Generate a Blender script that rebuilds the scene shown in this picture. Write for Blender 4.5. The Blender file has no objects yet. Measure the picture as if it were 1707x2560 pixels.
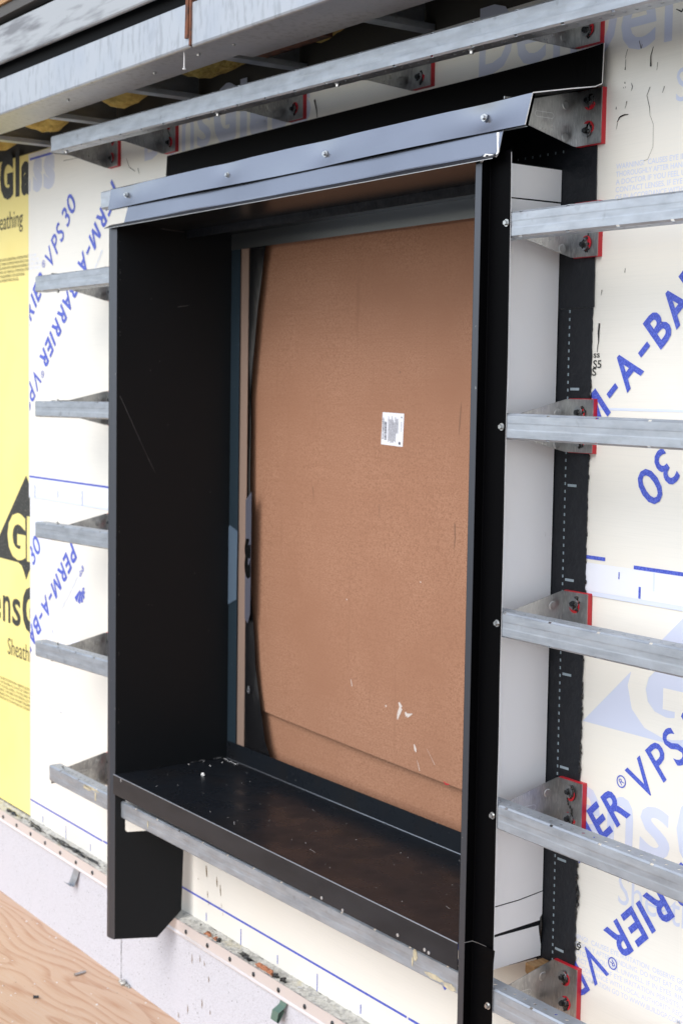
import bpy, bmesh, math, random
from mathutils import Vector, Matrix, noise
random.seed(7)
SC = bpy.context.scene
COL = SC.collection
R = math.radians

# ------------------------------------------------------------ camera
# world frame (metres): x along the wall to the right, y into the wall (membrane at y = 0), z up
CAM = Vector((4.165, -2.2483, 0.0419))
yaw, pitch, roll, FPX = 0.9683, -0.0799, 0.0153, 3770.68
fwd = Vector((-math.sin(yaw)*math.cos(pitch), math.cos(yaw)*math.cos(pitch), math.sin(pitch)))
rgt = Vector((math.cos(yaw), math.sin(yaw), 0)); upv = rgt.cross(fwd)
rgt, upv = math.cos(roll)*rgt+math.sin(roll)*upv, -math.sin(roll)*rgt+math.cos(roll)*upv
cd = bpy.data.cameras.new('camera'); cam = bpy.data.objects.new('camera', cd); COL.objects.link(cam)
m = Matrix((rgt, upv, -fwd)).transposed().to_4x4(); m.translation = CAM; cam.matrix_world = m
cd.sensor_fit = 'VERTICAL'; cd.sensor_height = 36; cd.sensor_width = 24; cd.lens = FPX/2560*36
cd.clip_start = .05; cd.clip_end = 2000
cd.dof.use_dof = True; cd.dof.focus_distance = 3.0; cd.dof.aperture_fstop = 7.0
SC.camera = cam

# ------------------------------------------------------------ sky, sun, exposure
SUN_AZ, SUN_EL = 173, 42          # azimuth clockwise from +y
w = bpy.data.worlds.new('World'); SC.world = w; w.use_nodes = True
nt = w.node_tree; nt.nodes.clear()
sky = nt.nodes.new('ShaderNodeTexSky'); sky.sky_type = 'NISHITA'; sky.sun_disc = False
sky.sun_elevation = R(SUN_EL); sky.sun_rotation = R(SUN_AZ); sky.dust_density = 1.5; sky.air_density = 1.0; sky.ozone_density = 1.0
hs = nt.nodes.new('ShaderNodeHueSaturation'); hs.inputs['Saturation'].default_value = .50
bg = nt.nodes.new('ShaderNodeBackground'); bg.inputs[1].default_value = .15
wo = nt.nodes.new('ShaderNodeOutputWorld')
nt.links.new(sky.outputs[0], hs.inputs['Color']); nt.links.new(hs.outputs[0], bg.inputs[0]); nt.links.new(bg.outputs[0], wo.inputs[0])
sl = bpy.data.lights.new('sun', 'SUN'); sl.energy = .55; sl.angle = R(35); sl.color = (1, .985, .955)
so = bpy.data.objects.new('sun', sl); COL.objects.link(so)
sd = Vector((math.sin(R(SUN_AZ))*math.cos(R(SUN_EL)), math.cos(R(SUN_AZ))*math.cos(R(SUN_EL)), math.sin(R(SUN_EL))))
so.rotation_euler = (-sd).to_track_quat('-Z', 'Y').to_euler(); so.location = sd*10
SC.view_settings.view_transform = 'Standard'; SC.view_settings.look = 'None'
SC.view_settings.exposure = 0.98; SC.view_settings.gamma = 1.0; SC.view_settings.use_curve_mapping = False

# ------------------------------------------------------------ materials
MATS = {}
def mat(name, col, rough=.6, metal=0., spec=.5, var=None, bump=None, coat=0.):
    """var = list of (scale xyz, detail, colour, lo, hi) layers; bump = (scale xyz, strength)"""
    mt = bpy.data.materials.new(name); mt.use_nodes = True
    n = mt.node_tree.nodes; l = mt.node_tree.links; b = n['Principled BSDF']
    b.inputs['Base Color'].default_value = (*col, 1); b.inputs['Roughness'].default_value = rough
    b.inputs['Metallic'].default_value = metal; b.inputs['Specular IOR Level'].default_value = spec
    if coat: b.inputs['Coat Weight'].default_value = coat; b.inputs['Coat Roughness'].default_value = .15
    tc0 = n.new('ShaderNodeTexCoord'); oi = n.new('ShaderNodeObjectInfo'); va = n.new('ShaderNodeVectorMath'); va.operation = 'ADD'
    ml = n.new('ShaderNodeMath'); ml.operation = 'MULTIPLY'; ml.inputs[1].default_value = 37.; l.new(oi.outputs['Random'], ml.inputs[0])
    l.new(tc0.outputs['Object'], va.inputs[0]); l.new(ml.outputs[0], va.inputs[1])
    def tex(scale, detail=4., kind='noise'):
        mp = n.new('ShaderNodeMapping'); mp.inputs['Scale'].default_value = scale; l.new(va.outputs[0], mp.inputs[0])
        t = n.new('ShaderNodeTexNoise' if kind == 'noise' else 'ShaderNodeTexVoronoi'); t.inputs['Scale'].default_value = 1
        if kind == 'noise': t.inputs['Detail'].default_value = detail
        l.new(mp.outputs[0], t.inputs[0]); return t
    prev = None
    for (sc, det, c2, lo, hi, *k) in (var or []):
        t = tex(sc, det, k[0] if k else 'noise')
        rp = n.new('ShaderNodeMapRange'); rp.inputs[1].default_value = lo; rp.inputs[2].default_value = hi
        l.new(t.outputs[0], rp.inputs[0])
        mx = n.new('ShaderNodeMix'); mx.data_type = 'RGBA'; l.new(rp.outputs[0], mx.inputs[0])
        if prev: l.new(prev, mx.inputs[6])
        else: mx.inputs[6].default_value = (*col, 1)
        mx.inputs[7].default_value = (*c2, 1); prev = mx.outputs[2]
    if prev: l.new(prev, b.inputs['Base Color'])
    if bump:
        t = tex(bump[0], 5.); bp = n.new('ShaderNodeBump'); bp.inputs['Strength'].default_value = bump[1]; bp.inputs['Distance'].default_value = bump[2] if len(bump) > 2 else .002
        l.new(t.outputs[0], bp.inputs['Height']); l.new(bp.outputs[0], b.inputs['Normal'])
    MATS[name] = mt; return mt

def rough_var(mt, scale, lo, hi):
    n = mt.node_tree.nodes; l = mt.node_tree.links; b = n['Principled BSDF']
    tc = n.new('ShaderNodeTexCoord'); mp = n.new('ShaderNodeMapping'); mp.inputs['Scale'].default_value = scale
    t = n.new('ShaderNodeTexNoise'); t.inputs['Scale'].default_value = 1; t.inputs['Detail'].default_value = 5
    r = n.new('ShaderNodeMapRange'); r.inputs[1].default_value = .3; r.inputs[2].default_value = .7; r.inputs[3].default_value = lo; r.inputs[4].default_value = hi
    l.new(tc.outputs['Object'], mp.inputs[0]); l.new(mp.outputs[0], t.inputs[0]); l.new(t.outputs[0], r.inputs[0]); l.new(r.outputs[0], b.inputs['Roughness'])

M_MEM = mat('membrane_film', (.765, .752, .70), .42, var=[((2.2, 2, 2.2), 5, (.735, .71, .64), .45, .8), ((9, 9, 500), 2, (.735, .725, .675), .45, .75)], bump=((3.5, 3.5, 7), .22, .012))
M_LAP = mat('membrane_lap_tint', (.74, .77, .86), .42)
M_LAPE = mat('membrane_lap_edge', (.62, .68, .83), .45)
M_YEL = mat('yellow_sheathing', (.84, .73, .28), .7, var=[((3, 3, 3), 4, (.81, .69, .23), .4, .75)])
M_BLU = mat('blue_print', (.045, .075, .46), .5, var=[((300, 300, 300), 2, (.10, .15, .60), .45, .6)])
M_GHOST = mat('print_under_film', (.545, .575, .68), .45)
M_GHOST2 = mat('print_under_film_pale', (.56, .61, .755), .45)
M_INK = mat('black_print', (.03, .032, .03), .75, var=[((140, 140, 140), 3, (.12, .12, .10), .58, .68)])
M_INK2 = mat('thin_black_print', (.10, .09, .05), .75)
M_GALV = mat('galvanized_steel', (.46, .50, .55), .5, .82, var=[((14, 14, 40), 5, (.36, .392, .435), .40, .66), ((7, 60, 140), 3, (.50, .535, .57), .58, .78), ((30, 30, 30), 4, (.27, .285, .31), .66, .80), ((90, 90, 90), 0, (.43, .46, .50), .45, 1.2, 'voronoi')])
rough_var(M_GALV, (14, 14, 60), .42, .6)
M_GALVB = mat('bracket_steel', (.44, .445, .445), .38, 1., var=[((25, 25, 25), 5, (.31, .31, .315), .42, .66), ((300, 300, 60), 2, (.52, .52, .515), .5, .7)])
rough_var(M_GALVB, (20, 20, 20), .25, .5)
M_BEAM = mat('galvanized_track', (.46, .485, .52), .5, .7, var=[((60, 60, 20), 3, (.37, .39, .42), .5, .66), ((5, 5, 5), 4, (.41, .445, .50), .45, .7), ((70, 70, 16), 3, (.16, .16, .16), .72, .8)])
M_BEAMC = mat('scuffed_track', (.44, .45, .46), .5, .7, var=[((5, 5, 40), 6, (.22, .22, .23), .48, .68), ((16, 16, 70), 4, (.10, .10, .10), .66, .76)])
M_BLK = mat('black_coil_metal', (.0105, .0122, .0138), .36, 0., .12, var=[((420, 420, 420), 1, (.06, .06, .06), .78, .84)])
M_SILL = mat('black_sill_metal', (.0095, .0118, .0155), .34, 0., .10, var=[((120, 120, 120), 2, (.26, .26, .26), .75, .80), ((8, 8, 8), 5, (.012, .012, .013), .5, .75)])
rough_var(M_SILL, (12, 12, 12), .2, .42)
M_SHEEN = mat('black_metal_sky_sheen', (.30, .318, .365), .27, 1., var=[((3, 3, 3), 3, (.25, .265, .305), .4, .7)])  # black trim metal with the reflected sky painted in as blue-grey
M_STRIP = mat('edge_sheen_and_wear', (.105, .112, .13), .4, .9, var=[((160, 160, 60), 3, (.62, .62, .62), .74, .78)])  # trim metal made paler to hold its bright reflection; flecks are wear
M_BLKF = mat('black_metal_dark_copy', (.0014, .0014, .0018), .5, 0., .04)  # shaded copy of the black trim metal, its dark reflection put into the colour
M_TAPE = mat('black_flashing_tape', (.011, .013, .017), .5, 0., .3, bump=((22, 22, 22), .9, .008))
M_DASH = mat('pale_tape_mark', (.30, .37, .42), .5)
M_WHITE = mat('white_primer', (.90, .905, .92), .45, var=[((3, 3, 1.2), 4, (.86, .86, .865), .5, .75), ((60, 60, 20), 3, (.70, .70, .69), .74, .80)])
M_RED = mat('red_isolator', (.50, .014, .028), .45, var=[((30, 30, 30), 3, (.45, .015, .02), .5, .7)])
M_GOO = mat('black_sealant', (.006, .006, .006), .12, 0., .6, bump=((300, 300, 300), .6, .003))
M_WASH = mat('zinc_washer', (.66, .68, .70), .42, .85)
M_HEAD = mat('screw_head', (.55, .56, .56), .32, 1., var=[((400, 400, 400), 3, (.30, .30, .30), .45, .7)])
M_DHEAD = mat('dark_screw_head', (.05, .055, .06), .3, .8)
M_HARD = mat('brown_hardboard', (.362, .192, .120), .68, 0., .2, var=[((220, 220, 220), 2, (.255, .124, .073), .40, .67), ((420, 420, 420), 1, (.43, .245, .16), .54, .76), ((2.6, 2.6, 3.5), 5, (.300, .150, .090), .44, .72), ((4, 4, 300), 2, (.30, .15, .09), .52, .76), ((40, 40, 2.0), 4, (.275, .138, .083), .64, .84)], bump=((260, 260, 420), .10, .001))
M_LABEL = mat('white_label', (.78, .80, .86), .4)
M_TAN = mat('tan_edge', (.27, .19, .15), .6)
M_BLUEM = mat('blue_grey_frame', (.030, .050, .068), .3, .3, .6, var=[((60, 60, 60), 4, (.10, .14, .18), .66, .78)])
M_FILM = mat('pale_film', (.10, .145, .20), .35)
M_FILM2 = mat('grey_film', (.085, .088, .115), .4)
M_POLY = mat('black_poly_film', (.008, .008, .009), .22, 0., .6, bump=((9, 9, 3), .3, .012))
M_PLY = None
M_CURB = mat('stucco_curb', (.53, .535, .585), .8, 0., .3, var=[((230, 230, 230), 2, (.45, .45, .49), .50, .64), ((110, 110, 110), 1, (.20, .20, .21), .70, .74), ((9, 9, 4), 5, (.52, .52, .57), .5, .75)], bump=((160, 160, 160), .35, .003))
M_BAR = mat('aluminium_bar', (.72, .68, .67), .45, .5)
M_MORT = mat('mortar_residue', (.56, .55, .51), .85, var=[((70, 70, 70), 4, (.40, .395, .37), .5, .62), ((14, 14, 14), 4, (.52, .48, .36), .62, .72), ((45, 45, 45), 4, (.08, .08, .075), .68, .72)], bump=((90, 90, 90), 1., .01))
M_BROWNST = mat('brown_stain', (.16, .09, .025), .6)
M_RUST = mat('rusty_steel', (.16, .055, .025), .8, var=[((50, 50, 50), 4, (.05, .025, .018), .45, .65)])
M_INS = mat('yellow_insulation', (.62, .45, .12), .9, var=[((30, 30, 30), 5, (.42, .28, .06), .42, .66)], bump=((60, 60, 60), 1., .02))
M_DARK = mat('dark_cavity_board', (.05, .045, .035), .8)
M_DRKM = mat('black_fascia_film', (.004, .004, .0045), .6, 0., .08)
M_WOOD = mat('raw_wood', (.45, .27, .12), .7, var=[((20, 80, 80), 4, (.32, .17, .07), .45, .65)])
M_GREEN = mat('painted_green_steel', (.10, .17, .14), .4)
M_CHIP = mat('white_crumb', (.75, .75, .75), .7)
M_ORG = mat('orange_brick_dust', (.50, .20, .10), .8, bump=((200, 200, 200), 1., .01))

def plywood():
    mt = bpy.data.materials.new('plywood'); mt.use_nodes = True
    n = mt.node_tree.nodes; l = mt.node_tree.links; b = n['Principled BSDF']; b.inputs['Roughness'].default_value = .65
    tc = n.new('ShaderNodeTexCoord')
    mp = n.new('ShaderNodeMapping'); mp.inputs['Rotation'].default_value = (0, 0, R(-6)); l.new(tc.outputs['Object'], mp.inputs[0])
    m2 = n.new('ShaderNodeMapping'); m2.inputs['Scale'].default_value = (1.3, 5.5, 1); m2.inputs['Location'].default_value = (.4, .2, 0); l.new(mp.outputs[0], m2.inputs[0])
    ns = n.new('ShaderNodeTexNoise'); ns.inputs['Scale'].default_value = 1.0; ns.inputs['Detail'].default_value = 1.0; ns.inputs['Distortion'].default_value = .25; l.new(m2.outputs[0], ns.inputs[0])
    sx = n.new('ShaderNodeSeparateXYZ'); l.new(mp.outputs[0], sx.inputs[0])
    ma = n.new('ShaderNodeMath'); ma.operation = 'MULTIPLY_ADD'; ma.inputs[1].default_value = 15; l.new(sx.outputs[1], ma.inputs[0])
    mu = n.new('ShaderNodeMath'); mu.operation = 'MULTIPLY'; mu.inputs[1].default_value = 8; l.new(ns.outputs[0], mu.inputs[0]); l.new(mu.outputs[0], ma.inputs[2])
    fr = n.new('ShaderNodeMath'); fr.operation = 'FRACT'; l.new(ma.outputs[0], fr.inputs[0])
    rp = n.new('ShaderNodeValToRGB'); e = rp.color_ramp.elements
    e[0].position = 0; e[0].color = (.57, .385, .265, 1); e[1].position = 1; e[1].color = (.54, .35, .235, 1)
    x = e.new(.5); x.color = (.56, .37, .25, 1); x = e.new(.8); x.color = (.48, .275, .165, 1); x = e.new(.92); x.color = (.45, .25, .15, 1)
    l.new(fr.outputs[0], rp.inputs[0])
    m3 = n.new('ShaderNodeMapping'); m3.inputs['Scale'].default_value = (10, 220, 1); l.new(mp.outputs[0], m3.inputs[0])
    n2 = n.new('ShaderNodeTexNoise'); n2.inputs['Scale'].default_value = 1; n2.inputs['Detail'].default_value = 4; l.new(m3.outputs[0], n2.inputs[0])
    r2 = n.new('ShaderNodeMapRange'); r2.inputs[1].default_value = .4; r2.inputs[2].default_value = .75; r2.inputs[4].default_value = .75; l.new(n2.outputs[0], r2.inputs[0])
    mx = n.new('ShaderNodeMix'); mx.data_type = 'RGBA'; l.new(r2.outputs[0], mx.inputs[0]); l.new(rp.outputs[0], mx.inputs[6]); mx.inputs[7].default_value = (.58, .44, .335, 1)
    n3 = n.new('ShaderNodeTexNoise'); n3.inputs['Scale'].default_value = 90; n3.inputs['Detail'].default_value = 2; l.new(tc.outputs['Object'], n3.inputs[0])
    r3 = n.new('ShaderNodeMapRange'); r3.inputs[1].default_value = .72; r3.inputs[2].default_value = .77; l.new(n3.outputs[0], r3.inputs[0])
    m4 = n.new('ShaderNodeMix'); m4.data_type = 'RGBA'; l.new(r3.outputs[0], m4.inputs[0]); l.new(mx.outputs[2], m4.inputs[6]); m4.inputs[7].default_value = (.20, .13, .09, 1)
    l.new(m4.outputs[2], b.inputs['Base Color'])
    bp = n.new('ShaderNodeBump'); bp.inputs['Strength'].default_value = .25; bp.inputs['Distance'].default_value = .002; l.new(fr.outputs[0], bp.inputs['Height']); l.new(bp.outputs[0], b.inputs['Normal'])
    return mt
M_PLY = plywood()

# ------------------------------------------------------------ helpers
def link(o, parent=None):
    COL.objects.link(o)
    if parent: o.parent = parent
    return o
def obj(name, bm, mt, parent=None, solid=0., smooth=False):
    me = bpy.data.meshes.new(name); bm.normal_update()
    if smooth:
        for f in bm.faces: f.smooth = True
    bm.to_mesh(me); bm.free(); me.materials.append(mt)
    o = link(bpy.data.objects.new(name, me), parent)
    if solid:
        md = o.modifiers.new('thickness', 'SOLIDIFY'); md.thickness = solid; md.offset = 0
    return o
def tag(o, label, cat, group=None):
    o['label'] = label; o['category'] = cat
    if group: o['group'] = group
    return o
def thing(name, loc, label, cat, group=None):
    o = link(bpy.data.objects.new(name, None)); o.location = loc; o.empty_display_size = .05
    return tag(o, label, cat, group)
def struct(o): o['kind'] = 'structure'; return o
def B(): return bmesh.new()
def box(bm, x0, x1, y0, y1, z0, z1):
    v = [bm.verts.new((x, y, z)) for x in (x0, x1) for y in (y0, y1) for z in (z0, z1)]
    for q in ((0, 1, 3, 2), (4, 6, 7, 5), (0, 4, 5, 1), (2, 3, 7, 6), (0, 2, 6, 4), (1, 5, 7, 3)): bm.faces.new([v[i] for i in q])
    return bm
def prism(bm, poly, axis, a, b):
    """poly of 2-D points in the two other axes (in x,y,z order), extruded from a to b along axis"""
    def P(p, t): return {'x': (t, p[0], p[1]), 'y': (p[0], t, p[1]), 'z': (p[0], p[1], t)}[axis]
    A = [bm.verts.new(P(p, a)) for p in poly]; C = [bm.verts.new(P(p, b)) for p in poly]
    bm.faces.new(A); bm.faces.new(C[::-1]); n = len(poly)
    for i in range(n): bm.faces.new((A[i], C[i], C[(i+1) % n], A[(i+1) % n]))
    bmesh.ops.recalc_face_normals(bm, faces=bm.faces); return bm
def ribbon(bm, prof, xs, fn=None):
    """sheet swept along x; prof of (y, z); fn(x, i, y, z) may bend it"""
    rows = []
    for x in xs:
        r = []
        for i, (y, z) in enumerate(prof):
            p = fn(x, i, y, z) if fn else (x, y, z)
            r.append(bm.verts.new(p))
        rows.append(r)
    for a, b in zip(rows, rows[1:]):
        for i in range(len(prof)-1): bm.faces.new((a[i], a[i+1], b[i+1], b[i]))
    return bm
def lin(a, b, n): return [a+(b-a)*i/(n-1) for i in range(n)]
def poly_y(bm, pts, y):
    bm.faces.new([bm.verts.new((x, y, z)) for x, z in pts]); return bm
def cyl(bm, c, r, h, axis='y', seg=12, r2=None):
    r2 = r if r2 is None else r2
    mt = {'y': Matrix.Rotation(R(90), 4, 'X'), 'x': Matrix.Rotation(R(90), 4, 'Y'), 'z': Matrix.Identity(4)}[axis]
    bmesh.ops.create_cone(bm, cap_ends=True, segments=seg, radius1=r, radius2=r2, depth=h, matrix=Matrix.Translation(c) @ mt); return bm
def blob(bm, c, rx, ry, rz, amp=.3, f=60, sub=2, seed=0):
    g = bmesh.ops.create_icosphere(bm, subdivisions=sub, radius=1)
    for v in g['verts']:
        n = v.co.normalized(); k = 1+amp*noise.noise(Vector((n.x*1.7+seed, n.y*1.7, n.z*1.7)))*1.6
        v.co = Vector((c[0]+n.x*rx*k, c[1]+n.y*ry*k, c[2]+n.z*rz*k))
    return bm

def split(o):
    """give every loose piece of a mesh its own object (a sibling of the same name)"""
    bm = bmesh.new(); bm.from_mesh(o.data); bm.verts.ensure_lookup_table(); seen = set(); isl = []
    for v in bm.verts:
        if v.index in seen: continue
        st = [v]; seen.add(v.index); g = []
        while st:
            q = st.pop(); g.append(q.index)
            for e in q.link_edges:
                n_ = e.other_vert(q)
                if n_.index not in seen: seen.add(n_.index); st.append(n_)
        isl.append(g)
    co = [v.co.copy() for v in bm.verts]; fc = [[v.index for v in f.verts] for f in bm.faces]; bm.free()
    if len(isl) < 2: return
    of = {i: k for k, g in enumerate(isl) for i in g}; fs = [[] for _ in isl]
    for f in fc: fs[of[f[0]]].append(f)
    for k, g in enumerate(isl):
        mp = {i: j for j, i in enumerate(g)}; me = bpy.data.meshes.new(o.name.split('.')[0]); me.from_pydata([co[i] for i in g], [], [[mp[i] for i in f] for f in fs[k]]); me.materials.append(o.data.materials[0])
        if k == 0: o.data = me
        else:
            c = link(bpy.data.objects.new(o.name.split('.')[0], me), o.parent); c.matrix_local = o.matrix_local.copy()
def weld(bm): bmesh.ops.remove_doubles(bm, verts=bm.verts, dist=1e-5); return bm

# text glyphs from the built-in font -------------------------------------
_G = {}
def glyph(body, off=0.):
    k = (body, off)
    if k in _G: return _G[k]
    cu = bpy.data.curves.new('t', 'FONT'); cu.body = body; cu.size = 1; cu.resolution_u = 3; cu.offset = off; cu.fill_mode = 'FRONT'
    o = bpy.data.objects.new('t', cu); COL.objects.link(o)
    me = bpy.data.meshes.new_from_object(o.evaluated_get(bpy.context.evaluated_depsgraph_get()))
    v = [(q.co.x, q.co.y) for q in me.vertices]; f = [tuple(p.vertices) for p in me.polygons]
    bpy.data.objects.remove(o); bpy.data.curves.remove(cu); bpy.data.meshes.remove(me)
    _G[k] = (v, f); return _G[k]
CAPH = max(p[1] for p in glyph('H')[0])
XH = max(p[1] for p in glyph('x')[0])
def put(bm, body, s0, s1, h, org, d, u, y, off=0., n0=0., full=False):
    """lay a string between s0 and s1 along d, cap height h along u, at depth y; s1 None keeps its own width"""
    v, f = glyph(body, off)
    x0 = min(p[0] for p in v); x1 = max(p[0] for p in v); sy = h/CAPH
    if full:
        z0 = min(p[1] for p in v); z1 = max(p[1] for p in v); sy = h/(z1-z0)
    else: z0 = 0
    sx = sy if s1 is None else (s1-s0)/(x1-x0)
    vs = []
    for px, py in v:
        s = s0+(px-x0)*sx; n = n0+(py-z0)*sy
        vs.append(bm.verts.new((org[0]+d[0]*s+u[0]*n, y, org[1]+d[1]*s+u[1]*n)))
    for q in f:
        try: bm.faces.new([vs[i] for i in q])
        except ValueError: pass
def clip(bm, co, no):
    bmesh.ops.bisect_plane(bm, geom=bm.verts[:]+bm.edges[:]+bm.faces[:], plane_co=co, plane_no=no, clear_outer=True)
H2 = ((1, 0), (0, 1))

# ------------------------------------------------------------ dimensions
DH, HH = .2181, .052                       # outer face of the girts, girt height
D, YB = .2427, .158                        # front of the window surround, its back
XLI, XR, XR2 = .0412, 1.7136, 1.7368       # inner jamb faces, right trim
ZS, ZSF, ZSB, ZH, ZHB = -1.1365, -1.1972, -1.0785, .5236, .4753
WT, WB = .90, -1.607                       # wall top and foot of the membrane
DECK = -1.942

# ------------------------------------------------------------ ground and deck
struct(obj('ground', box(B(), -400, 400, -400, 400, -5.2, -5.0), mat('site_gravel', (.24, .235, .23), .9, var=[((.3, .3, .3), 5, (.32, .315, .305), .4, .7)])))
dk = struct(obj('plywood_deck', box(B(), -7, 9, -1.9, -.044, DECK-.02, DECK), M_PLY))

# ------------------------------------------------------------ wall
wall = thing('exterior_wall', (0, 0, WB), 'sheathed exterior wall with cream air barrier film and yellow board at left', 'wall')
wall.location = (0, 0, 0)
bm = B(); box(bm, -5, 0, .0035, .016, -1.602, .904); obj('sheathing_board', bm, M_YEL, wall)
bm = B()
for a in ((-5, 0, .018, .3, -2.1, 2.2), (1.75, 7, .004, .3, -2.1, 2.2), (0, 1.75, .004, .3, .56, 2.2), (0, 1.75, .004, .3, -2.1, -1.2), (-5, 7, .3005, .33, -2.1, 2.2)): box(bm, *a)
obj('wall_core_light_block', bm, M_DARK, wall)  # unseen wall depth and rear panel, added to stop light leaking from behind
def sheet_with_hole(name, y, z0, z1, hz0, hz1, xl):
    bm = B(); X = [xl, .03, 1.72, 7]; Z = sorted({z0, z1} | {h for h in (hz0, hz1) if z0 < h < z1})
    g = {(a, b): bm.verts.new((a, y, b)) for a in X for b in Z}
    for i in range(3):
        for a, b in zip(Z, Z[1:]):
            if i == 1 and hz0 <= a and b <= hz1: continue
            bm.faces.new((g[X[i], a], g[X[i+1], a], g[X[i+1], b], g[X[i], b]))
    return obj(name, bm, M_MEM, wall, solid=.0005)
memU = sheet_with_hole('membrane_sheet', 0, -.376, WT, -1.19, .54, -1.1845)
memL = sheet_with_hole('membrane_sheet', .0014, WB, -.30, -1.19, .54, -1.178)

# blue printed lines
bm = B()
def rect(bm, x0, x1, z0, z1, y): poly_y(bm, [(x0, z0), (x0, z1), (x1, z1), (x1, z0)], y)
rect(bm, -1.1803, .02, -.299, -.2925, -.0012)
rect(bm, 1.80, 1.8782, -.3065, -.2985, -.0012); poly_y(bm, [(1.9616, -.3145), (1.9616, -.3065), (2.6, -.3065), (2.6, -.3145)], -.0012)
rect(bm, 1.977, 1.983, -.3733, -.3491, -.0012); rect(bm, 1.9185, 1.9215, -.34, -.325, -.0012)
for x, a, b in ((-1.1262, -.3721, -.3233), (-.9174, -.3595, -.3345), (-.7095, -.3726, -.3214)): rect(bm, x-.0018, x+.0018, a, b, -.0012)
rect(bm, -1.178, -.545, -1.5385, -1.532, .0002); rect(bm, -.537, 1.22, -1.537, -1.5305, .0002); rect(bm, 1.227, 2.6, -1.5375, -1.531, .0002)
for i, x in enumerate((-1.058, -.8492, -.6402, .1932, .402, .607, .8125, 1.02, 1.229)):
    lo = i in (1, 4, 6, 8); rect(bm, x-.0018, x+.0018, -1.6065 if lo else -1.597, -1.557 if lo else -1.571, .0002)
rect(bm, -1.17, -.55, .8755, .8835, -.0012)
obj('printed_line', bm, M_BLU, memU)
bm = B(); rect(bm, -1.18, .02, -.374, -.300, -.0006); rect(bm, 1.80, 3, -.374, -.3145, -.0006); obj('lap_band', bm, M_LAP, memU)
bm = B(); rect(bm, -1.18, .02, -.3745, -.3685, -.0009); rect(bm, 1.80, 3, -.384, -.3745, -.0009); rect(bm, 2.016, 2.021, -.354, -.3158, -.0009); rect(bm, 1.83, 2.6, .0105, .0155, -.0009); obj('lap_edge', bm, M_LAPE, memU)

# diagonal lettering
ANG = R(44.1); C_, S_ = math.cos(ANG), math.sin(ANG)
LET = [('P', 0, .048), ('E', .060, .102), ('R', .1165, .170), ('M', .181, .252), ('-', .268, .302), ('A', .313, .377), ('-', .389, .423), ('B', .438, .488),
       ('A', .494, .558), ('R', .567, .620), ('R', .633, .687), ('I', .700, .7145), ('E', .729, .771), ('R', .786, .840)]
LET2 = [('V', .8865, .9445), ('P', .964, 1.008), ('S', 1.019, 1.058), ('3', 1.092, 1.131), ('0', 1.142, 1.197)]
def barrier(name, anchor, s, n, inv, parent, y, small=False):
    d = (-C_, -S_) if inv else (C_, S_); u = (S_, -C_) if inv else (-S_, C_)
    org = (anchor[0]-d[0]*s-u[0]*n, anchor[1]-d[1]*s-u[1]*n)
    bm = B()
    for c, a, b in LET:
        if c == '-':
            v = [bm.verts.new((org[0]+d[0]*p+u[0]*q, y, org[1]+d[1]*p+u[1]*q)) for p, q in ((a, .024), (b, .024), (b, .037), (a, .037))]; bm.faces.new(v)
        elif c == 'I':
            v = [bm.verts.new((org[0]+d[0]*p+u[0]*q, y, org[1]+d[1]*p+u[1]*q)) for p, q in ((a, 0), (b, 0), (b, .0695), (a, .0695))]; bm.faces.new(v)
        elif c == 'M':
            wd = b-a; t = .0135; mp = [(0, 0), (t, 0), (t, .050), (wd/2-.0055, .002), (wd/2+.0055, .002), (wd-t, .050), (wd-t, 0), (wd, 0), (wd, .0695), (wd-.0165, .0695), (wd/2, .024), (.0165, .0695), (0, .0695)]
            bm.faces.new([bm.verts.new((org[0]+d[0]*(a+p)+u[0]*q, y, org[1]+d[1]*(a+p)+u[1]*q)) for p, q in mp])
        else: put(bm, c, a, b, .0695, org, d, u, y, .026)
    for c, a, b in LET2: put(bm, c, a, b, .0755, org, d, u, y, .010)
    # registered mark: ring and R
    cx, cn, r0, r1 = .862, .064, .0135, .0108
    ring = []
    for k in range(24):
        t = k/24*2*math.pi
        ring.append([bm.verts.new((org[0]+d[0]*(cx+r*math.cos(t))+u[0]*(cn+r*math.sin(t)), y, org[1]+d[1]*(cx+r*math.cos(t))+u[1]*(cn+r*math.sin(t)))) for r in (r0, r1)])
    for k in range(24): bm.faces.new((ring[k][0], ring[(k+1) % 24][0], ring[(k+1) % 24][1], ring[k][1]))
    put(bm, 'R', cx-.0045, cx+.006, .014, org, d, u, y, .0, n0=cn-.007)
    clip(bm, (-1.178, 0, 0), (-1, 0, 0))
    o = obj(name, bm, M_BLU, parent)
    if small:
        bm = B(); put(bm, 'applied technologies', *small[0], .0125, org, d, u, y, 0, n0=small[1]); obj('small_lettering', bm, M_LAPE, parent)
        if len(small) > 2:
            bm = B(); put(bm, 'gcp', -.018, .030, .021, org, d, u, y, .008, n0=.126); obj('small_lettering', bm, M_BLU, parent)
            for k in range(6):          # fan emblem, one blade each
                t0 = R(-8+k*27); t1 = t0+R(21); L = .066-.0075*k; c0 = (.051, .171); bm = B()
                pts = [(c0[0]+q*math.cos(t), c0[1]+q*math.sin(t)) for q, t in ((.012, t0), (L, t0), (L, t1), (.012, t1))]
                bm.faces.new([bm.verts.new((org[0]+d[0]*p+u[0]*q, y, org[1]+d[1]*p+u[1]*q)) for p, q in pts]); obj('emblem_blade', bm, M_BLU, parent)
barrier('diagonal_lettering', (2.016, .136), .438, 0, False, memU, -.0015)
barrier('diagonal_lettering', (2.001, -.140), 1.168, .0375, True, memU, -.0015)
barrier('diagonal_lettering', (1.933, -.863), .786, 0, False, memL, .0002)
barrier('diagonal_lettering', (1.944, -1.060), .786, 0, True, memL, .0002)
barrier('diagonal_lettering', (-.927, .514), .964, 0, False, memU, -.0015)
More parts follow.
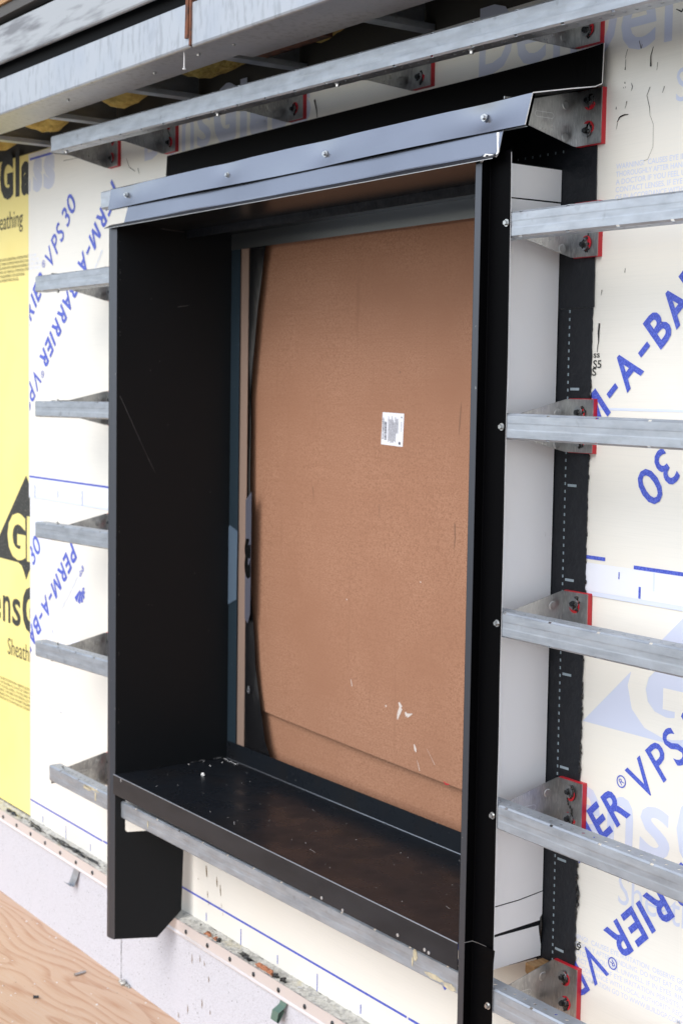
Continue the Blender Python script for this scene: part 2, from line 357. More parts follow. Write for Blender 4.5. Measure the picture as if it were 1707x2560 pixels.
barrier('diagonal_lettering', (-.983, .246), .700, 0, True, memU, -.0015, ((.21, .36), .11))
barrier('diagonal_lettering', (-1.117, -.552), 1.168, .0375, False, memL, .0002)
barrier('diagonal_lettering', (-.848, -.551), .060, 0, True, memL, .0002, ((.045, .235), .121, 1))

# print of the boards, dark on yellow, showing pale through the film
DG = [('D', 0, .118, 0), ('e', .130, .228, 0), ('n', .250, .325, 0), ('s', .345, .428, 0), ('G', .445, .575, 1), ('l', .598, .636, 1), ('a', .652, .748, 1), ('s', .772, .856, 1), ('s', .868, .968, 1)]
def dens(bm, x, z, y, letters=DG):
    for c, a, b, bold in letters: put(bm, c, x+a, x+b, .148, (0, z), *H2, y, .055 if bold else .012)
def sheathing_word(bm, x, z, y): put(bm, 'Sheathing', x, x+.305, .064, (0, z), *H2, y, .0)
WARN = ['WARNING!  CAUSES EYE IRRITATION. OBSERVE GOOD INDUSTRIAL HYGIENE PRACTICES. WASH', 'THOROUGHLY AFTER HANDLING. DO NOT EAT, DRINK OR SMOKE WHEN USING. IF SWALLOWED CALL', 'A DOCTOR IF YOU FEEL UNWELL. IF IN EYES, RINSE WITH WATER FOR SEVERAL MINUTES. REMOVE',
        'CONTACT LENSES. IF EYE IRRITATION PERSISTS, GET MEDICAL ATTENTION. STORE AND DISPOSE', 'OF IN ACCORDANCE WITH LOCAL AUTHORITY REQUIREMENTS. FOR ADDITIONAL', 'SAFETY INFORMATION GO TO WWW.BUILDGP.COM/SAFETYINFO OR CALL']
def warning(bm, x, z, y, wd=.70, dz=.0158, off=.02):
    for i, t in enumerate(WARN): put(bm, t, x, x+wd*len(t)/83, .0105, (0, z-i*dz), *H2, y, off)
def emblem(bm, x, z, y):
    """triangular tree-like emblem; x = apex, z = foot line"""
    poly_y(bm, [(x-.36, z), (x, z+.339), (x+.36, z), (x+.08, z), (x+.045, z-.008), (x+.022, z-.03), (x, z-.06), (x-.022, z-.03), (x-.045, z-.008), (x-.08, z)], y)
yl = .0022
bm = B(); dens(bm, -1.914, .768, yl); clip(bm, (-1.17, 0, 0), (1, 0, 0)); obj('board_lettering', bm, M_INK, wall)
bm = B(); sheathing_word(bm, -1.552, .6435, yl); warning(bm, -1.784, .522, yl, off=0); obj('board_small_lettering', bm, M_INK2, wall)
bm = B(); dens(bm, -1.702, -.880, yl); clip(bm, (-1.17, 0, 0), (1, 0, 0)); emblem(bm, -1.219, -.634, yl); obj('board_lettering', bm, M_INK, wall)
bm = B(); put(bm, 'G', -1.4008, -1.222, .155, (0, -.612), *H2, yl-.0006, .05); put(bm, 'P', -1.208, -1.05, .150, (0, -.61), *H2, yl-.0006, .05); obj('emblem_lettering', bm, M_YEL, wall)
bm = B(); sheathing_word(bm, -1.4036, -1.006, yl); warning(bm, -1.575, -1.118, yl, off=0); obj('board_small_lettering', bm, M_INK2, wall)
# pale, under the film
def ghost(fn, mt, parent, y, lo=None, hi=None, name='faint_board_lettering'):
    bm = B(); fn(bm)
    if lo is not None: clip(bm, (lo, 0, 0), (-1, 0, 0))
    if hi is not None: clip(bm, (hi, 0, 0), (1, 0, 0))
    return obj(name, bm, mt, parent)
yg, ygl = -.0005, .0009
ghost(lambda b: dens(b, -1.914, .768, yg), M_GHOST, memU, yg, lo=-1.176)
ghost(lambda b: warning(b, -1.784, .522, yg), M_LAP, memU, yg, lo=-1.176)
ghost(lambda b: dens(b, -.2457, .770, yg), M_GHOST, memU, yg)
ghost(lambda b: dens(b, 1.4251, .768, yg), M_GHOST, memU, yg, hi=1.765)
ghost(lambda b: dens(b, 1.749, .744, yg), M_GHOST2, memU, yg, lo=1.765)
ghost(lambda b: sheathing_word(b, 2.036, .620, yg), M_GHOST2, memU, yg)
ghost(lambda b: warning(b, 1.8762, .507, yg, off=.015), M_GHOST2, memU, yg)
def em2(b, x, z, y):
    emblem(b, x, z, y)
ghost(lambda b: em2(b, -1.219, -.634, ygl), M_LAP, memL, ygl, lo=-1.172)
ghost(lambda b: em2(b, 2.183, -.658, ygl), M_GHOST2, memL, ygl, lo=1.80)
ghost(lambda b: (put(b, 'G', 1.953, 2.135, .158, (0, -.636), *H2, ygl-.0004, .05), put(b, 'P', 2.155, 2.31, .155, (0, -.636), *H2, ygl-.0004, .05)), M_MEM, memL, ygl, name='faint_emblem_lettering')
ghost(lambda b: dens(b, -1.702, -.880, ygl), M_LAP, memL, ygl, lo=-1.172)
ghost(lambda b: warning(b, -1.575, -1.118, ygl), M_LAP, memL, ygl, lo=-1.172)
ghost(lambda b: dens(b, 1.655, -.898, ygl), M_GHOST2, memL, ygl, lo=1.72)
ghost(lambda b: sheathing_word(b, 1.944, -1.024, ygl), M_GHOST2, memL, ygl)
ghost(lambda b: warning(b, 1.779, -1.139, ygl, dz=.0168, off=.012), M_GHOST2, memL, ygl, lo=1.815)

# black flashing tape round the opening
bm = B()
edge = [(1.8222+.0022*noise.noise(Vector((0, 0, z*38)))+.0022*noise.noise(Vector((4, 0, z*120)))+(.005 if -1.07 < z < -1.02 else 0), z) for z in lin(.226, -1.30, 260)]
bm.faces.new([bm.verts.new(p) for p in [(1.70, -.0024, .226)]+[(x, -.0024, z) for x, z in edge]+[(1.70, -.0024, -1.30)]])
obj('flashing_tape', bm, M_TAPE, wall, solid=.0006)
bm = B()
edge = [(1.826-.004*(z-.2264)/.33+.0012*noise.noise(Vector((3, 0, z*60))), z) for z in lin(.70, .2264, 30)]
bm.faces.new([bm.verts.new(p) for p in [(0., -.0036, .70)]+[(x, -.0036, z) for x, z in edge]+[(1.70, -.0036, .2264), (1.70, -.0036, .50), (0., -.0036, .50)]])
tp = obj('flashing_tape', bm, M_TAPE, wall, solid=.0006)
bm = B()
for k in range(70):          # beads of sealant squeezed out along the edge
    z = random.uniform(-1.19, .1); blob(bm, (1.8222+random.uniform(-.0015, .0025), -.0032, z), random.uniform(.0012, .0026), .0018, random.uniform(.003, .010), .7, sub=1, seed=k)
blob(bm, (1.8275, -.004, -1.040), .004, .003, .012, .6, seed=2); blob(bm, (1.8272, -.004, -1.062), .003, .003, .007, .6, seed=5); blob(bm, (1.716, -.006, -1.14), .004, .005, .03, .6, seed=8)
o = obj('sealant_squeeze', bm, M_GOO, wall, smooth=True); o['kind'] = 'stuff'
bm = B(); z = .2197
while z > -1.25:
    rect(bm, 1.7505, 1.7545, z-.0032, z+.0032, -.0033); z -= .0168
for z in (.054, -.153, -.358, -.565, -.771, -.977, -1.180): rect(bm, 1.760, 1.7875, z-.0028, z+.0028, -.0033)
for k in range(14): rect(bm, 1.40+.0245*k, 1.4035+.0245*k, .558, .5635, -.0045)
obj('tape_mark', bm, M_DASH, wall)

# sealant smears, pen marks and drips on the film
def stroke(bm, pts, wd, y):
    for (a, b), (wa, wb) in zip(zip(pts, pts[1:]), zip(wd, wd[1:])):
        d = Vector((b[0]-a[0], b[1]-a[1]));
        if d.length == 0: continue
        d.normalize(); n = (-d.y, d.x)
        bm.faces.new([bm.verts.new((p[0]+n[0]*s, y, p[1]+n[1]*s)) for p, s in ((a, wa), (b, wb), (b, -wb), (a, -wa))])
bm = B()
for pts, wd in [([(1.966, .7), (1.9655, .722), (1.972, .738)], [.003, .0015, .0008]), ([(1.896, .726), (1.8955, .712), (1.8945, .705)], [.0006, .0007, .0018]),
                ([(1.876, .602), (1.883, .612), (1.896, .6145), (1.908, .614)], [.0009, .0022, .0018, .0008]), ([(1.877, .6), (1.8745, .588)], [.001, .0004]),
                ([(1.966, .66), (1.958, .644), (1.966, .62), (1.968, .604)], [.0009, .0008, .0009, .0004]), ([(1.968, .604), (1.978, .585), (1.979, .54), (1.966, .517), (1.955, .515)], [.0004]*5),
                ([(1.895, .681), (1.8955, .677)], [.0012, .0012]), ([(1.891, .671), (1.892, .668)], [.001, .0004]), ([(1.897, .671), (1.8975, .668)], [.001, .0004]),
                ([(1.872, .629), (1.8725, .634)], [.0014, .0008]), ([(1.902, .641), (1.8995, .632), (1.898, .627)], [.0012, .0005, .0004]), ([(2.005, .655), (2.0, .643)], [.0012, .0006]), ([(1.913, .676), (1.917, .668), (1.914, .66)], [.0006, .001, .0004]),
                ([(1.841, .192), (1.8395, .172), (1.8405, .155), (1.8385, .146), (1.837, .132)], [.0032, .0035, .0016, .0014, .0008]), ([(1.846, .262), (1.844, .25)], [.0014, .0004]), ([(1.912, .303), (1.911, .294)], [.0005, .0014]),
                ([(2.03, .80), (2.045, .792), (2.05, .80)], [.001, .002, .0008]), ([(1.932, .757), (1.938, .74), (1.941, .748)], [.0006, .001, .0005]), ([(1.90, .745), (1.894, .728)], [.0008, .0005]), ([(1.985, .705), (1.983, .69)], [.0008, .0004]),
                ([(-.40, .70), (-.385, .655), (-.352, .642), (-.34, .66)], [.0015, .0013, .0013, .0008]), ([(-.348, .70), (-.336, .69)], [.0025, .001]), ([(-.372, .79), (-.352, .76), (-.31, .742)], [.0012]*3), ([(-.29, .75), (-.28, .73)], [.0025, .001]),
                ([(.742, .815), (.752, .79), (.758, .762)], [.0045, .003, .0005]), ([(1.178, .79), (1.188, .775), (1.186, .77)], [.0008, .0016, .0007]), ([(-.87, .84), (-.745, .836)], [.0009, .0009])]:
    stroke(bm, pts, [w_*.7 for w_ in wd], -.0018)
obj('sealant_smear', bm, M_GOO, memU)
bm = B()
for t, x, z, s in (('ss', 1.8265, .121, .0125), ('S5', 1.8265, .099, .016), ('S', 1.824, .083, .016), ('5', 1.824, -1.163, .014), ('5', 1.829, -1.157, .013)): put(bm, t, x, x+.75*s*len(t), s, (0, z), *H2, -.0018 if z > 0 else -.0003, .01)
put(bm, 'CB', -.40, -.335, .028, (0, .648), *H2, -.0018, 0)
obj('pen_mark', bm, M_INK, memU)
bm = B()
for x, z, h, wd in ((.19, -1.44, .034, .0035), (.255, -1.455, .03, .003), (.277, -1.475, .034, .0025), (.285, -1.52, .012, .001), (.199, -1.51, .02, .0016), (.205, -1.535, .014, .0015), (.293, -1.545, .008, .001), (.14, -1.478, .004, .0015), (.275, -1.53, .005, .001)):
    stroke(bm, [(x, z+h/2), (x+.002, z), (x+.004, z-h/2)], [wd*.4, wd, wd*.5], 0)
obj('brown_drip', bm, M_BROWNST, memL)

# ------------------------------------------------------------ base curb, bar, residue
curb = thing('base_curb', (0, 0, 0), 'white stucco curb with speckled face along the foot of the wall', 'curb')
obj('curb_block', box(B(), -5, 7, -.0445, .0195, -2.2, -1.613), M_CURB, curb)
bm = B(); xs = lin(-2.2, 2.6, 520); ys = lin(-.048, .001, 8); rows = []
for x in xs: rows.append([bm.verts.new((x, y, -1.6105+.0035*noise.noise(Vector((x*26, y*60, 1)))+.003*noise.noise(Vector((x*90, y*110, 5)))+(.004 if y > -.006 else 0))) for y in ys])
for a, b in zip(rows, rows[1:]):
    for i in range(7): bm.faces.new((a[i], b[i], b[i+1], a[i+1]))
obj('mortar_ledge', bm, M_MORT, curb, smooth=True)
for i in range(20):
    x = random.uniform(-1.2, -.3); bm = B()
    blob(bm, (x, -.036+random.uniform(-.008, .012), -1.606), random.uniform(.02, .06), random.uniform(.002, .005), .004, .8, sub=3, seed=i*3.1); obj('sealant_lump', bm, M_GOO if i % 4 else M_MORT, curb, smooth=True)
for x, rx in ((.49, .03), (.66, .012), (.70, .012), (.335, .008), (-1.30, .02), (-1.25, .025)):
    bm = B(); blob(bm, (x, -.037, -1.605), rx, .007, .006, .8, seed=x*9); obj('sealant_lump', bm, M_GOO, curb, smooth=True)
for x, rx in ((.275, .018), (.32, .012), (.60, .03), (.575, .02), (.63, .02)):
    bm = B(); blob(bm, (x, -.038, -1.606), rx, .006, .006, .7, seed=x*7); obj('brick_lump', bm, M_ORG, curb, smooth=True)
bm = B(); pts = [(-.301+.006*noise.noise(Vector((k*.9, 0, 0))), -1.70-.0125*k) for k in range(20)]
stroke(bm, pts, [random.uniform(.0008, .0042)*(1-.02*k) for k in range(20)], -.0451)
obj('crack', bm, M_INK, curb)
bm = B()
for x, z, h in ((.185, -1.71, .03), (.235, -1.695, .022), (.262, -1.70, .016), (.29, -1.74, .02), (.25, -1.83, .03), (.30, -1.84, .014), (.16, -1.88, .03), (.10, -1.92, .02), (.33, -1.90, .018)):
    stroke(bm, [(x, z+h/2), (x+.003, z), (x+.001, z-h/2)], [.0006, .0028, .0005], -.0451)
obj('brown_drip', bm, M_BROWNST, curb)
for (x, y, r) in ((-.26, -.056, .011), (-.240, -.054, .007), (-.285, -.056, .006), (-.225, -.054, .005)):
    bm = B(); blob(bm, (x, y, DECK+r*.5), r, r, r*.7, .8, seed=x*40); obj('mortar_crumb', bm, M_MORT, curb, smooth=True)

bar = thing('termination_bar', (0, -.05, -1.63), 'flat aluminium bar fixed with dark rivets above the white curb', 'trim bar')
bar.location = (0, 0, 0)
obj('bar', prism(B(), [(-.0475, -1.612), (-.0495, -1.611), (-.0495, -1.646), (-.054, -1.651), (-.054, -1.654), (-.0475, -1.652)], 'x', -5, 7), M_BAR, bar)
x = -2.4
bmr = B(); bmesh.ops.create_uvsphere(bmr, u_segments=10, v_segments=6, radius=.0078)
for v in bmr.verts: v.co.y *= .55
riv = bpy.data.meshes.new('rivet'); bmr.to_mesh(riv); bmr.free(); riv.materials.append(M_DHEAD)
for p in riv.polygons: p.use_smooth = True
while x < 2.2:
    o = link(bpy.data.objects.new('rivet', riv), bar); o.location = (x, -.0495, -1.633+random.uniform(-.001, .001)); x += .1345

# clips hanging under the bar
def clip_tab(label, x, mt, wd, pr):
    t = thing('metal_clip', (x, -.047, -1.65), label, 'clip')
    bm = B(); ribbon(bm, pr, lin(0, wd, 3), lambda X, i, y, z: (X-.35*(-z) if mt is M_GALV else X-.25*(-z), y, z)); obj('tab', bm, mt, t, solid=.0012)
    return t
clip_tab('small bent galvanized clip hanging under the aluminium bar at left', -.668, M_GALV, .045, [(0, .004), (-.004, -.03), (-.010, -.058), (-.012, -.068), (-.028, -.062), (-.034, -.055)])
clip_tab('small bent green-grey clip under the aluminium bar near the sill', .708, M_GREEN, .032, [(0, .004), (-.006, -.018), (-.016, -.026), (-.026, -.032), (-.027, -.06), (-.02, -.066), (-.006, -.03)])

# ------------------------------------------------------------ girts
def girt_mesh(L, holes=True, seed=0):
    bm = B(); F = .040; pit, notch = .0315, .137
    e = .0035
    xs = lin(0, L, max(3, int(L/.05)))
    prof = [(0, -e), (0, -.018), (.0003, -.021), (.0003, -.031), (0, -.034), (0, -HH+e)]
    ribbon(bm, prof, xs, lambda x, i, y, z: (x, y+.0005*noise.noise(Vector((x*4+seed, 0, 0))), z))
    segs = []; p = 0; q = .045+.02*(seed % 3)
    while p < L:
        segs.append((p, min(q, L))); p = q+.009; q += notch
    for top in (0, 1):
        z0, z1 = ((-e, 0) if not top else (-HH+e, -HH))
        for a, b in segs:
            if b > a: bm.faces.new([bm.verts.new(c) for c in ((a, 0, z0), (b, 0, z0), (b, e, z1), (a, e, z1))])
        x = 0
        while x < L-1e-4:
            x2 = min(x+pit, L)
            if not holes or x2-x < pit*.9:
                bm.faces.new([bm.verts.new(c) for c in ((x, e, z1), (x2, e, z1), (x2, F, z1), (x, F, z1))])
            else:
                cx, cy, r = (x+x2)/2, .0195, .0042
                oc = [bm.verts.new((cx+r*math.cos(R(22.5+45*k)), cy+r*math.sin(R(22.5+45*k)), z1)) for k in range(8)]
                c4 = [bm.verts.new(c) for c in ((x2, F, z1), (x, F, z1), (x, e, z1), (x2, e, z1))]
                for k in range(4):
                    a, b = oc[2*k], oc[2*k+1]; c = c4[k]; d = oc[(2*k+2) % 8]; cn = c4[(k+1) % 4]
                    bm.faces.new((a, c, b)); bm.faces.new((b, c, cn)); bm.faces.new((b, cn, d))
            x = x2
    bmesh.ops.remove_doubles(bm, verts=bm.verts, dist=1e-5)
    return bm
# screw meshes shared
def screw_mesh(name, mt, head=.0052, hh=.0055, fl=.0078):
    bm = B(); cyl(bm, (0, -.0009, 0), fl, .0018, 'y', 14); cyl(bm, (0, -.0018-hh/2, 0), head, hh, 'y', 6, head*.94)
    me = bpy.data.meshes.new(name); bm.to_mesh(me); bm.free(); me.materials.append(mt); return me
SCR = screw_mesh('screw', M_HEAD)
def screw(parent, loc, rot=0, me=SCR, rx=0):
    o = link(bpy.data.objects.new('screw', me), parent); o.location = loc; o.rotation_euler = (rx, R(rot), 0); return o
GIRTS = {}
def girt(x0, x1, z0, z1, label, y=-DH, seed=0, screws=()):
    L = x1-x0
    o = obj('girt', girt_mesh(L, True, seed), M_GALV, None, solid=.0012)
    o.location = (x0, y, z0); o.rotation_euler = (0, -math.atan2(z1-z0, L), 0)
    tag(o, label, 'metal girt', 'perforated galvanized girts')
    for lx, top in screws:
        s = link(bpy.data.objects.new('screw', SCR), o); s.location = (lx, .02, .0008 if top else -HH-.0008); s.rotation_euler = (R(-90) if top else R(90), 0, 0)
    return o
ORD = ['first', 'second', 'third', 'fourth']
LZ = [(.409, .408), (-.007, -.002), (-.415, -.403), (-.821, -.803)]
for k, (a, b) in enumerate(LZ):
    girt(-.612+(.004 if k == 0 else 0), .02, a, b+(b-a)*.1, ['topmost long', 'second', 'third', 'fourth'][k]+' galvanized girt left of the black window box, counted downward', seed=k, screws=[(.135, k > 0)])
RZ = [(.4105, .4065), (.0015, -.0015), (-.4085, -.411), (-.814, -.8215)]
for k, (a, b) in enumerate(RZ):
    girt(1.742, 3.4, a, a+(b-a)*1658/505, ['topmost', 'second', 'third', 'fourth'][k]+' galvanized girt right of the black window box, counted downward', seed=k+5)
girt(-.495, 3.4, -1.227, -1.200, 'long stained galvanized girt running under the black window sill', seed=11, screws=[(.06, True)])
LOWG = [o for o in bpy.data.objects if o.get('label', '').startswith('long stained')][0]
M_STAIN = mat('cement_stain', (.50, .44, .30), .8, var=[((60, 60, 60), 4, (.36, .33, .26), .45, .65)])
for k, (cx, cz, a, b_) in enumerate(((2.10, -.040, .034, .006), (2.155, -.044, .022, .007), (2.03, -.012, .008, .014), (2.02, -.030, .003, .012), (.30, -.012, .03, .006), (.36, -.026, .006, .016), (.72, -.03, .004, .012), (.33, -.006, .05, .004))):
    bm = B(); bm.faces.new([bm.verts.new((cx+a*math.cos(t)*(1+.5*noise.noise(Vector((math.cos(t)*2+k, math.sin(t)*2, 0)))), -.0012, cz+b_*math.sin(t)*(1+.7*noise.noise(Vector((math.cos(t)*3, math.sin(t)*3+k, 4)))))) for t in lin(0, 2*math.pi*.96, 24)]); obj('cement_stain', bm, M_STAIN, LOWG)
girt(-.107, 1.80, .6375, .6365, 'galvanized girt hidden behind the head flashing, its end showing at left', seed=13)
girt(-.478, 3.2, .853, .785, 'topmost girt of all, sloping under the steel soffit', seed=17, screws=[(.075, False), (1.05, False), (1.62, False), (2.12, False)])

# ------------------------------------------------------------ brackets
PW_, PH_ = .0735, .1135
bm = B(); box(bm, .0, PW_, -.0135, -.0115, -PH_/2, PH_/2); bmesh.ops.bevel(bm, geom=bm.edges[:], offset=.0006, segments=1); ME_PLATE = bpy.data.meshes.new('plate'); bm.to_mesh(ME_PLATE); bm.free(); ME_PLATE.materials.append(M_GALVB)
bm = B(); box(bm, -.001, PW_+.0008, -.0113, .0, -PH_/2-.0012, PH_/2+.0012); ME_PAD = bpy.data.meshes.new('isolator_pad'); bm.to_mesh(ME_PAD); bm.free(); ME_PAD.materials.append(M_RED)
bm = B(); hz = PH_/2
prism(bm, [(-.0125, -hz), (-.020, -hz), (-.150, -.0255), (-.214, -.0245), (-.214, .0245), (-.150, .0255), (-.020, hz), (-.0125, hz)], 'x', -.001, .001)
ME_WEB = bpy.data.meshes.new('web'); bm.to_mesh(ME_WEB); bm.free(); ME_WEB.materials.append(M_GALVB)
bm = B(); cyl(bm, (.0012, -.046, 0), .011, .0012, 'x', 16, .008)
ME_DIM = bpy.data.meshes.new('dimple'); bm.to_mesh(ME_DIM); bm.free(); ME_DIM.materials.append(M_GALVB)
bm = B()
for r0, r1, z0 in ((.0062, .0052, 0),):     # pressed slot outline on the web
    ring = []
    for k in range(20):
        t = k/20*2*math.pi; oy = -.105+(.02 if math.cos(t) > 0 else -.02)
        ring.append([bm.verts.new((.0013, oy+r*math.cos(t), z0+r*math.sin(t))) for r in (r0, r1)])
    for k in range(20): bm.faces.new((ring[k][0], ring[(k+1) % 20][0], ring[(k+1) % 20][1], ring[k][1]))
ME_SLOT = bpy.data.meshes.new('slot_rim'); bm.to_mesh(ME_SLOT); bm.free(); ME_SLOT.materials.append(M_WASH)
bm = B(); cyl(bm, (0, -.001, 0), .0135, .002, 'y', 22); ME_WASH = bpy.data.meshes.new('washer'); bm.to_mesh(ME_WASH); bm.free(); ME_WASH.materials.append(mat('dull_washer', (.36, .38, .40), .38, .9))
bm = B(); cyl(bm, (0, -.0005, 0), .0156, .0010, 'y', 22); ME_GASK = bpy.data.meshes.new('gasket'); bm.to_mesh(ME_GASK); bm.free(); ME_GASK.materials.append(M_RED)
BSCR = screw_mesh('bolt', M_DHEAD, .0058, .0055, .0066)
def bracket(x, zc, label, goo=1., group='brackets with red isolator pads', seed=0, tilt=0.):
    t = thing('wall_bracket', (x, 0, zc), label, 'bracket', group)
    for n_, me in (('plate', ME_PLATE), ('isolator_pad', ME_PAD), ('web', ME_WEB), ('slot_rim', ME_SLOT)):
        o = link(bpy.data.objects.new(n_, me), t)
        if n_ in ('web', 'slot_rim'): o.rotation_euler.x = tilt
    for dz in (.026, -.040): link(bpy.data.objects.new('dimple', ME_DIM), t).location.z = dz
    rnd = random.Random(seed)
    for sz in (.031, -.030):
        b = link(bpy.data.objects.new('bolt', BSCR), t); b.location = (.034+rnd.uniform(-.003, .003), -.0178, sz+rnd.uniform(-.003, .003))
        b.rotation_euler = (rnd.uniform(-.12, .12), rnd.uniform(0, 1), rnd.uniform(-.15, .15))
        w_ = link(bpy.data.objects.new('washer', ME_WASH), b); w_.location = (0, .0012, 0)
        g = link(bpy.data.objects.new('gasket', ME_GASK), b); g.location = (.004, .0040, -.0035 if sz > 0 else .0045); g.rotation_euler = (0, -b.rotation_euler.y, 0)
        bm = B(); 
        # irregular bead of sealant under and beside the washer
        for k in range(9):
            a = rnd.uniform(-1.5, 1.2); rr = rnd.uniform(.0125, .0155); s = rnd.uniform(.0018, .0032)*goo
            blob(bm, (rr*math.cos(a), .0035+rnd.uniform(-.001, .002), rr*math.sin(a)), s*1.2, .0035, s*1.5, .5, sub=1, seed=seed*5+k)
        blob(bm, (.004, -.0005, -.003+.004*rnd.random()), .0060*goo, .0026, .0075*goo, .9, sub=2, seed=seed+.5)
        bm2 = bm
        o = obj('sealant_bead', bm2, M_GOO, b, smooth=True); o.rotation_euler = (0, -b.rotation_euler.y, 0)
    if seed % 3 == 0:
        bm = B(); pts = [(.030, .018), (.033, .005), (.044, -.006), (.046, -.018), (.040, -.028)]
        for (a, c), (b_, d) in zip(pts, pts[1:]):
            for f_ in (0, .5): blob(bm, (a+(b_-a)*f_, -.0145, c+(d-c)*f_), .0016, .0012, .004, .4, sub=1, seed=seed)
        obj('sealant_string', bm, M_GOO, t, smooth=True)
    return t
for k, (x, lab) in enumerate(((-.49, 'leftmost bracket under the topmost girt'), (-.092, 'second bracket from left under the topmost girt, beside the black upstand'), (.628, 'middle bracket under the topmost girt with one bolt showing'), (1.186, 'fourth bracket from left under the topmost girt'), (1.7565, 'rightmost bracket under the topmost girt, at upper right corner'))):
    bracket(x, .8285, 'galvanized '+lab, seed=k+20, tilt=(.02, .05, .125, .17, .22)[k])
for k, (zc, lab) in enumerate(((.621, 'large bracket with two washers at the open end of the head flashing'), (.389, 'bracket half hidden behind the topmost girt right of the window'), (-.024, 'bracket behind the second girt right of the window'), (-.4375, 'bracket above the third girt right of the window, one bolt showing'), (-.8485, 'bracket above the fourth girt right of the window with sealant string'), (-1.2585, 'lowest bracket on the right, two bolts smeared with black sealant'))):
    bracket(1.768, zc, 'galvanized '+lab, goo=1.15, seed=k+2 if k != 4 else 6)
for k, (zc, lab) in enumerate(((.389, 'topmost'), (-.027, 'second'), (-.4415, 'third'), (-.8485, 'fourth'), (-1.2645, 'fifth and lowest'))):
    bracket(-.489, zc, 'galvanized bracket behind the '+lab+' girt left of the black window box', seed=k+30)

# ------------------------------------------------------------ window surround
ws = thing('window_surround', (0, 0, 0), 'deep black metal window surround box with sill, jambs and head', 'window frame')
bm = B(); box(bm, .0390, XLI, -.236, YB, ZSF, ZH+.002); obj('left_jamb_liner', bm, M_BLK, ws)
bm = B(); prism(bm, [(0, -D), (.016, -D), (XLI, -.2365), (.0385, -.2345), (.016, -.2400), (.002, -.2400), (.002, -.205), (0, -.205)], 'z', -1.658, ZH-.001)
obj('left_front_edge', bm, M_STRIP, ws)
# hanging fin below the sill with notch for the girt
bm = B()
fin = [(-.2365, -1.656), (-.110, -1.662), (-.038, -1.582), (-.033, -1.397), (-.033, -1.323), (-.2000, -1.3205), (-.2065, -1.314), (-.2065, ZSF-.0015), (-.2365, ZSF-.0015)]
prism(bm, fin, 'x', -.001, .001)
for v in bm.verts: v.co.x += .0402+(v.co.y+.2365)*.3135       # the fin is bent slightly outward
obj('jamb_fin', bm, M_BLK, ws)
# right jamb
bm = B(); box(bm, XR, XR+.0012, -.2400, YB, ZSF, ZH+.002); obj('right_jamb_liner', bm, M_BLK, ws)
bm = B(); prism(bm, [(XR, -.2340), (XR+.004, -D), (XR2, -D), (XR2, -.2405), (XR+.005, -.2405), (XR+.002, -.2340)], 'z', -1.90, .512); obj('right_front_edge', bm, M_STRIP, ws)
zs_ = lin(-1.90, .529, 60)
bm = B(); ribbon(bm, [(0, 0)]*4, zs_, lambda z, i, a, b: ((XR2-.0004, XR2+.0002, XR2+.0012, 1.8054+.0016*noise.noise(Vector((z*5, 0, 0)))-.003*max(0, z-.3)/.2)[i], (-D+.001, -.2212, -.2201, -.2201-.0008*noise.noise(Vector((z*4, 9, 0))))[i], z+(.006 if (i == 3 and z > .52) else 0)))
fl = obj('right_flange', bm, M_BLKF, ws, solid=.001)
for z in (.388, -.026, -.433, -.840, -1.251): screw(ws, (1.794, -.2212, z), random.uniform(0, 60))
bm = B(); zs2 = lin(-1.90, -1.127, 24)
ribbon(bm, [(0, 0)]*4, zs2, lambda z, i, a, b: ((XR2+.0006, XR2+.0012, XR2+.0022, 1.8065+(.011*max(0, (z+1.19)/.063)**1.5 if z > -1.19 else 0))[i], (-D+.0006, -.2225, -.2213, -.2213-(.006*max(0, (z+1.19)/.063) if z > -1.19 else 0))[i], z+(.004 if i == 3 else 0)-(.003 if i == 0 else 0)))
obj('lower_flange_lap', bm, M_BLKF, ws, solid=.001)
bm = B(); stroke2 = [(XR2+.001, -.2435, -1.128), (XR2+.003, -.2235, -1.1275), (1.757, -.2228, -1.1265), (1.786, -.224, -1.125)]
for a, b in zip(stroke2, stroke2[1:]):
    v = [bm.verts.new(Vector(a)), bm.verts.new(Vector(b)), bm.verts.new(Vector(b)+Vector((0, -.0006, .0016))), bm.verts.new(Vector(a)+Vector((0, -.0006, .0016)))]; bm.faces.new(v)
obj('bare_cut_edge', bm, M_WASH, ws)
bm = B(); ribbon(bm, [(0, 0)]*2, zs_, lambda z, i, a, b: (1.8054+.0016*noise.noise(Vector((z*5, 0, 0)))-.003*max(0, z-.3)/.2+(.0006 if i else 0), (-.2208, -.2196)[i]-.0008*noise.noise(Vector((z*4, 9, 0))), z)); obj('bare_cut_edge', bm, mat('cut_edge_grey', (.40, .40, .41), .6), ws)
# white primed outer face of the right jamb, in cut lengths
px = XR+.0030
def panel(pts): 
    bm = B(); prism(bm, pts, 'x', px-.0012, px); return obj('white_side_panel', bm, M_WHITE, ws)
panel([(-.2180, .451), (-.0050, .451), (-.0050, -1.0615), (-.042, -1.066), (-.076, -1.070), (-.2180, -1.076)])
o = panel([(-.2180, .4535), (-.0050, .4545), (-.0050, .522), (-.2180, .524)]); o.location.x = .0008
o = panel([(-.2180, -1.0785), (-.076, -1.0725), (-.042, -1.0685), (-.0050, -1.064), (-.0050, -1.128), (-.2180, -1.141)]); o.location.x = .0006
o = panel([(-.2180, -1.1445), (-.0050, -1.1405), (-.0050, -1.211), (-.2180, -1.218)]); o.location.x = -.0012
bm = B(); box(bm, px-.012, px-.002, -.21, .0, -1.215, -1.05); obj('black_backing', bm, M_BLKF, ws)
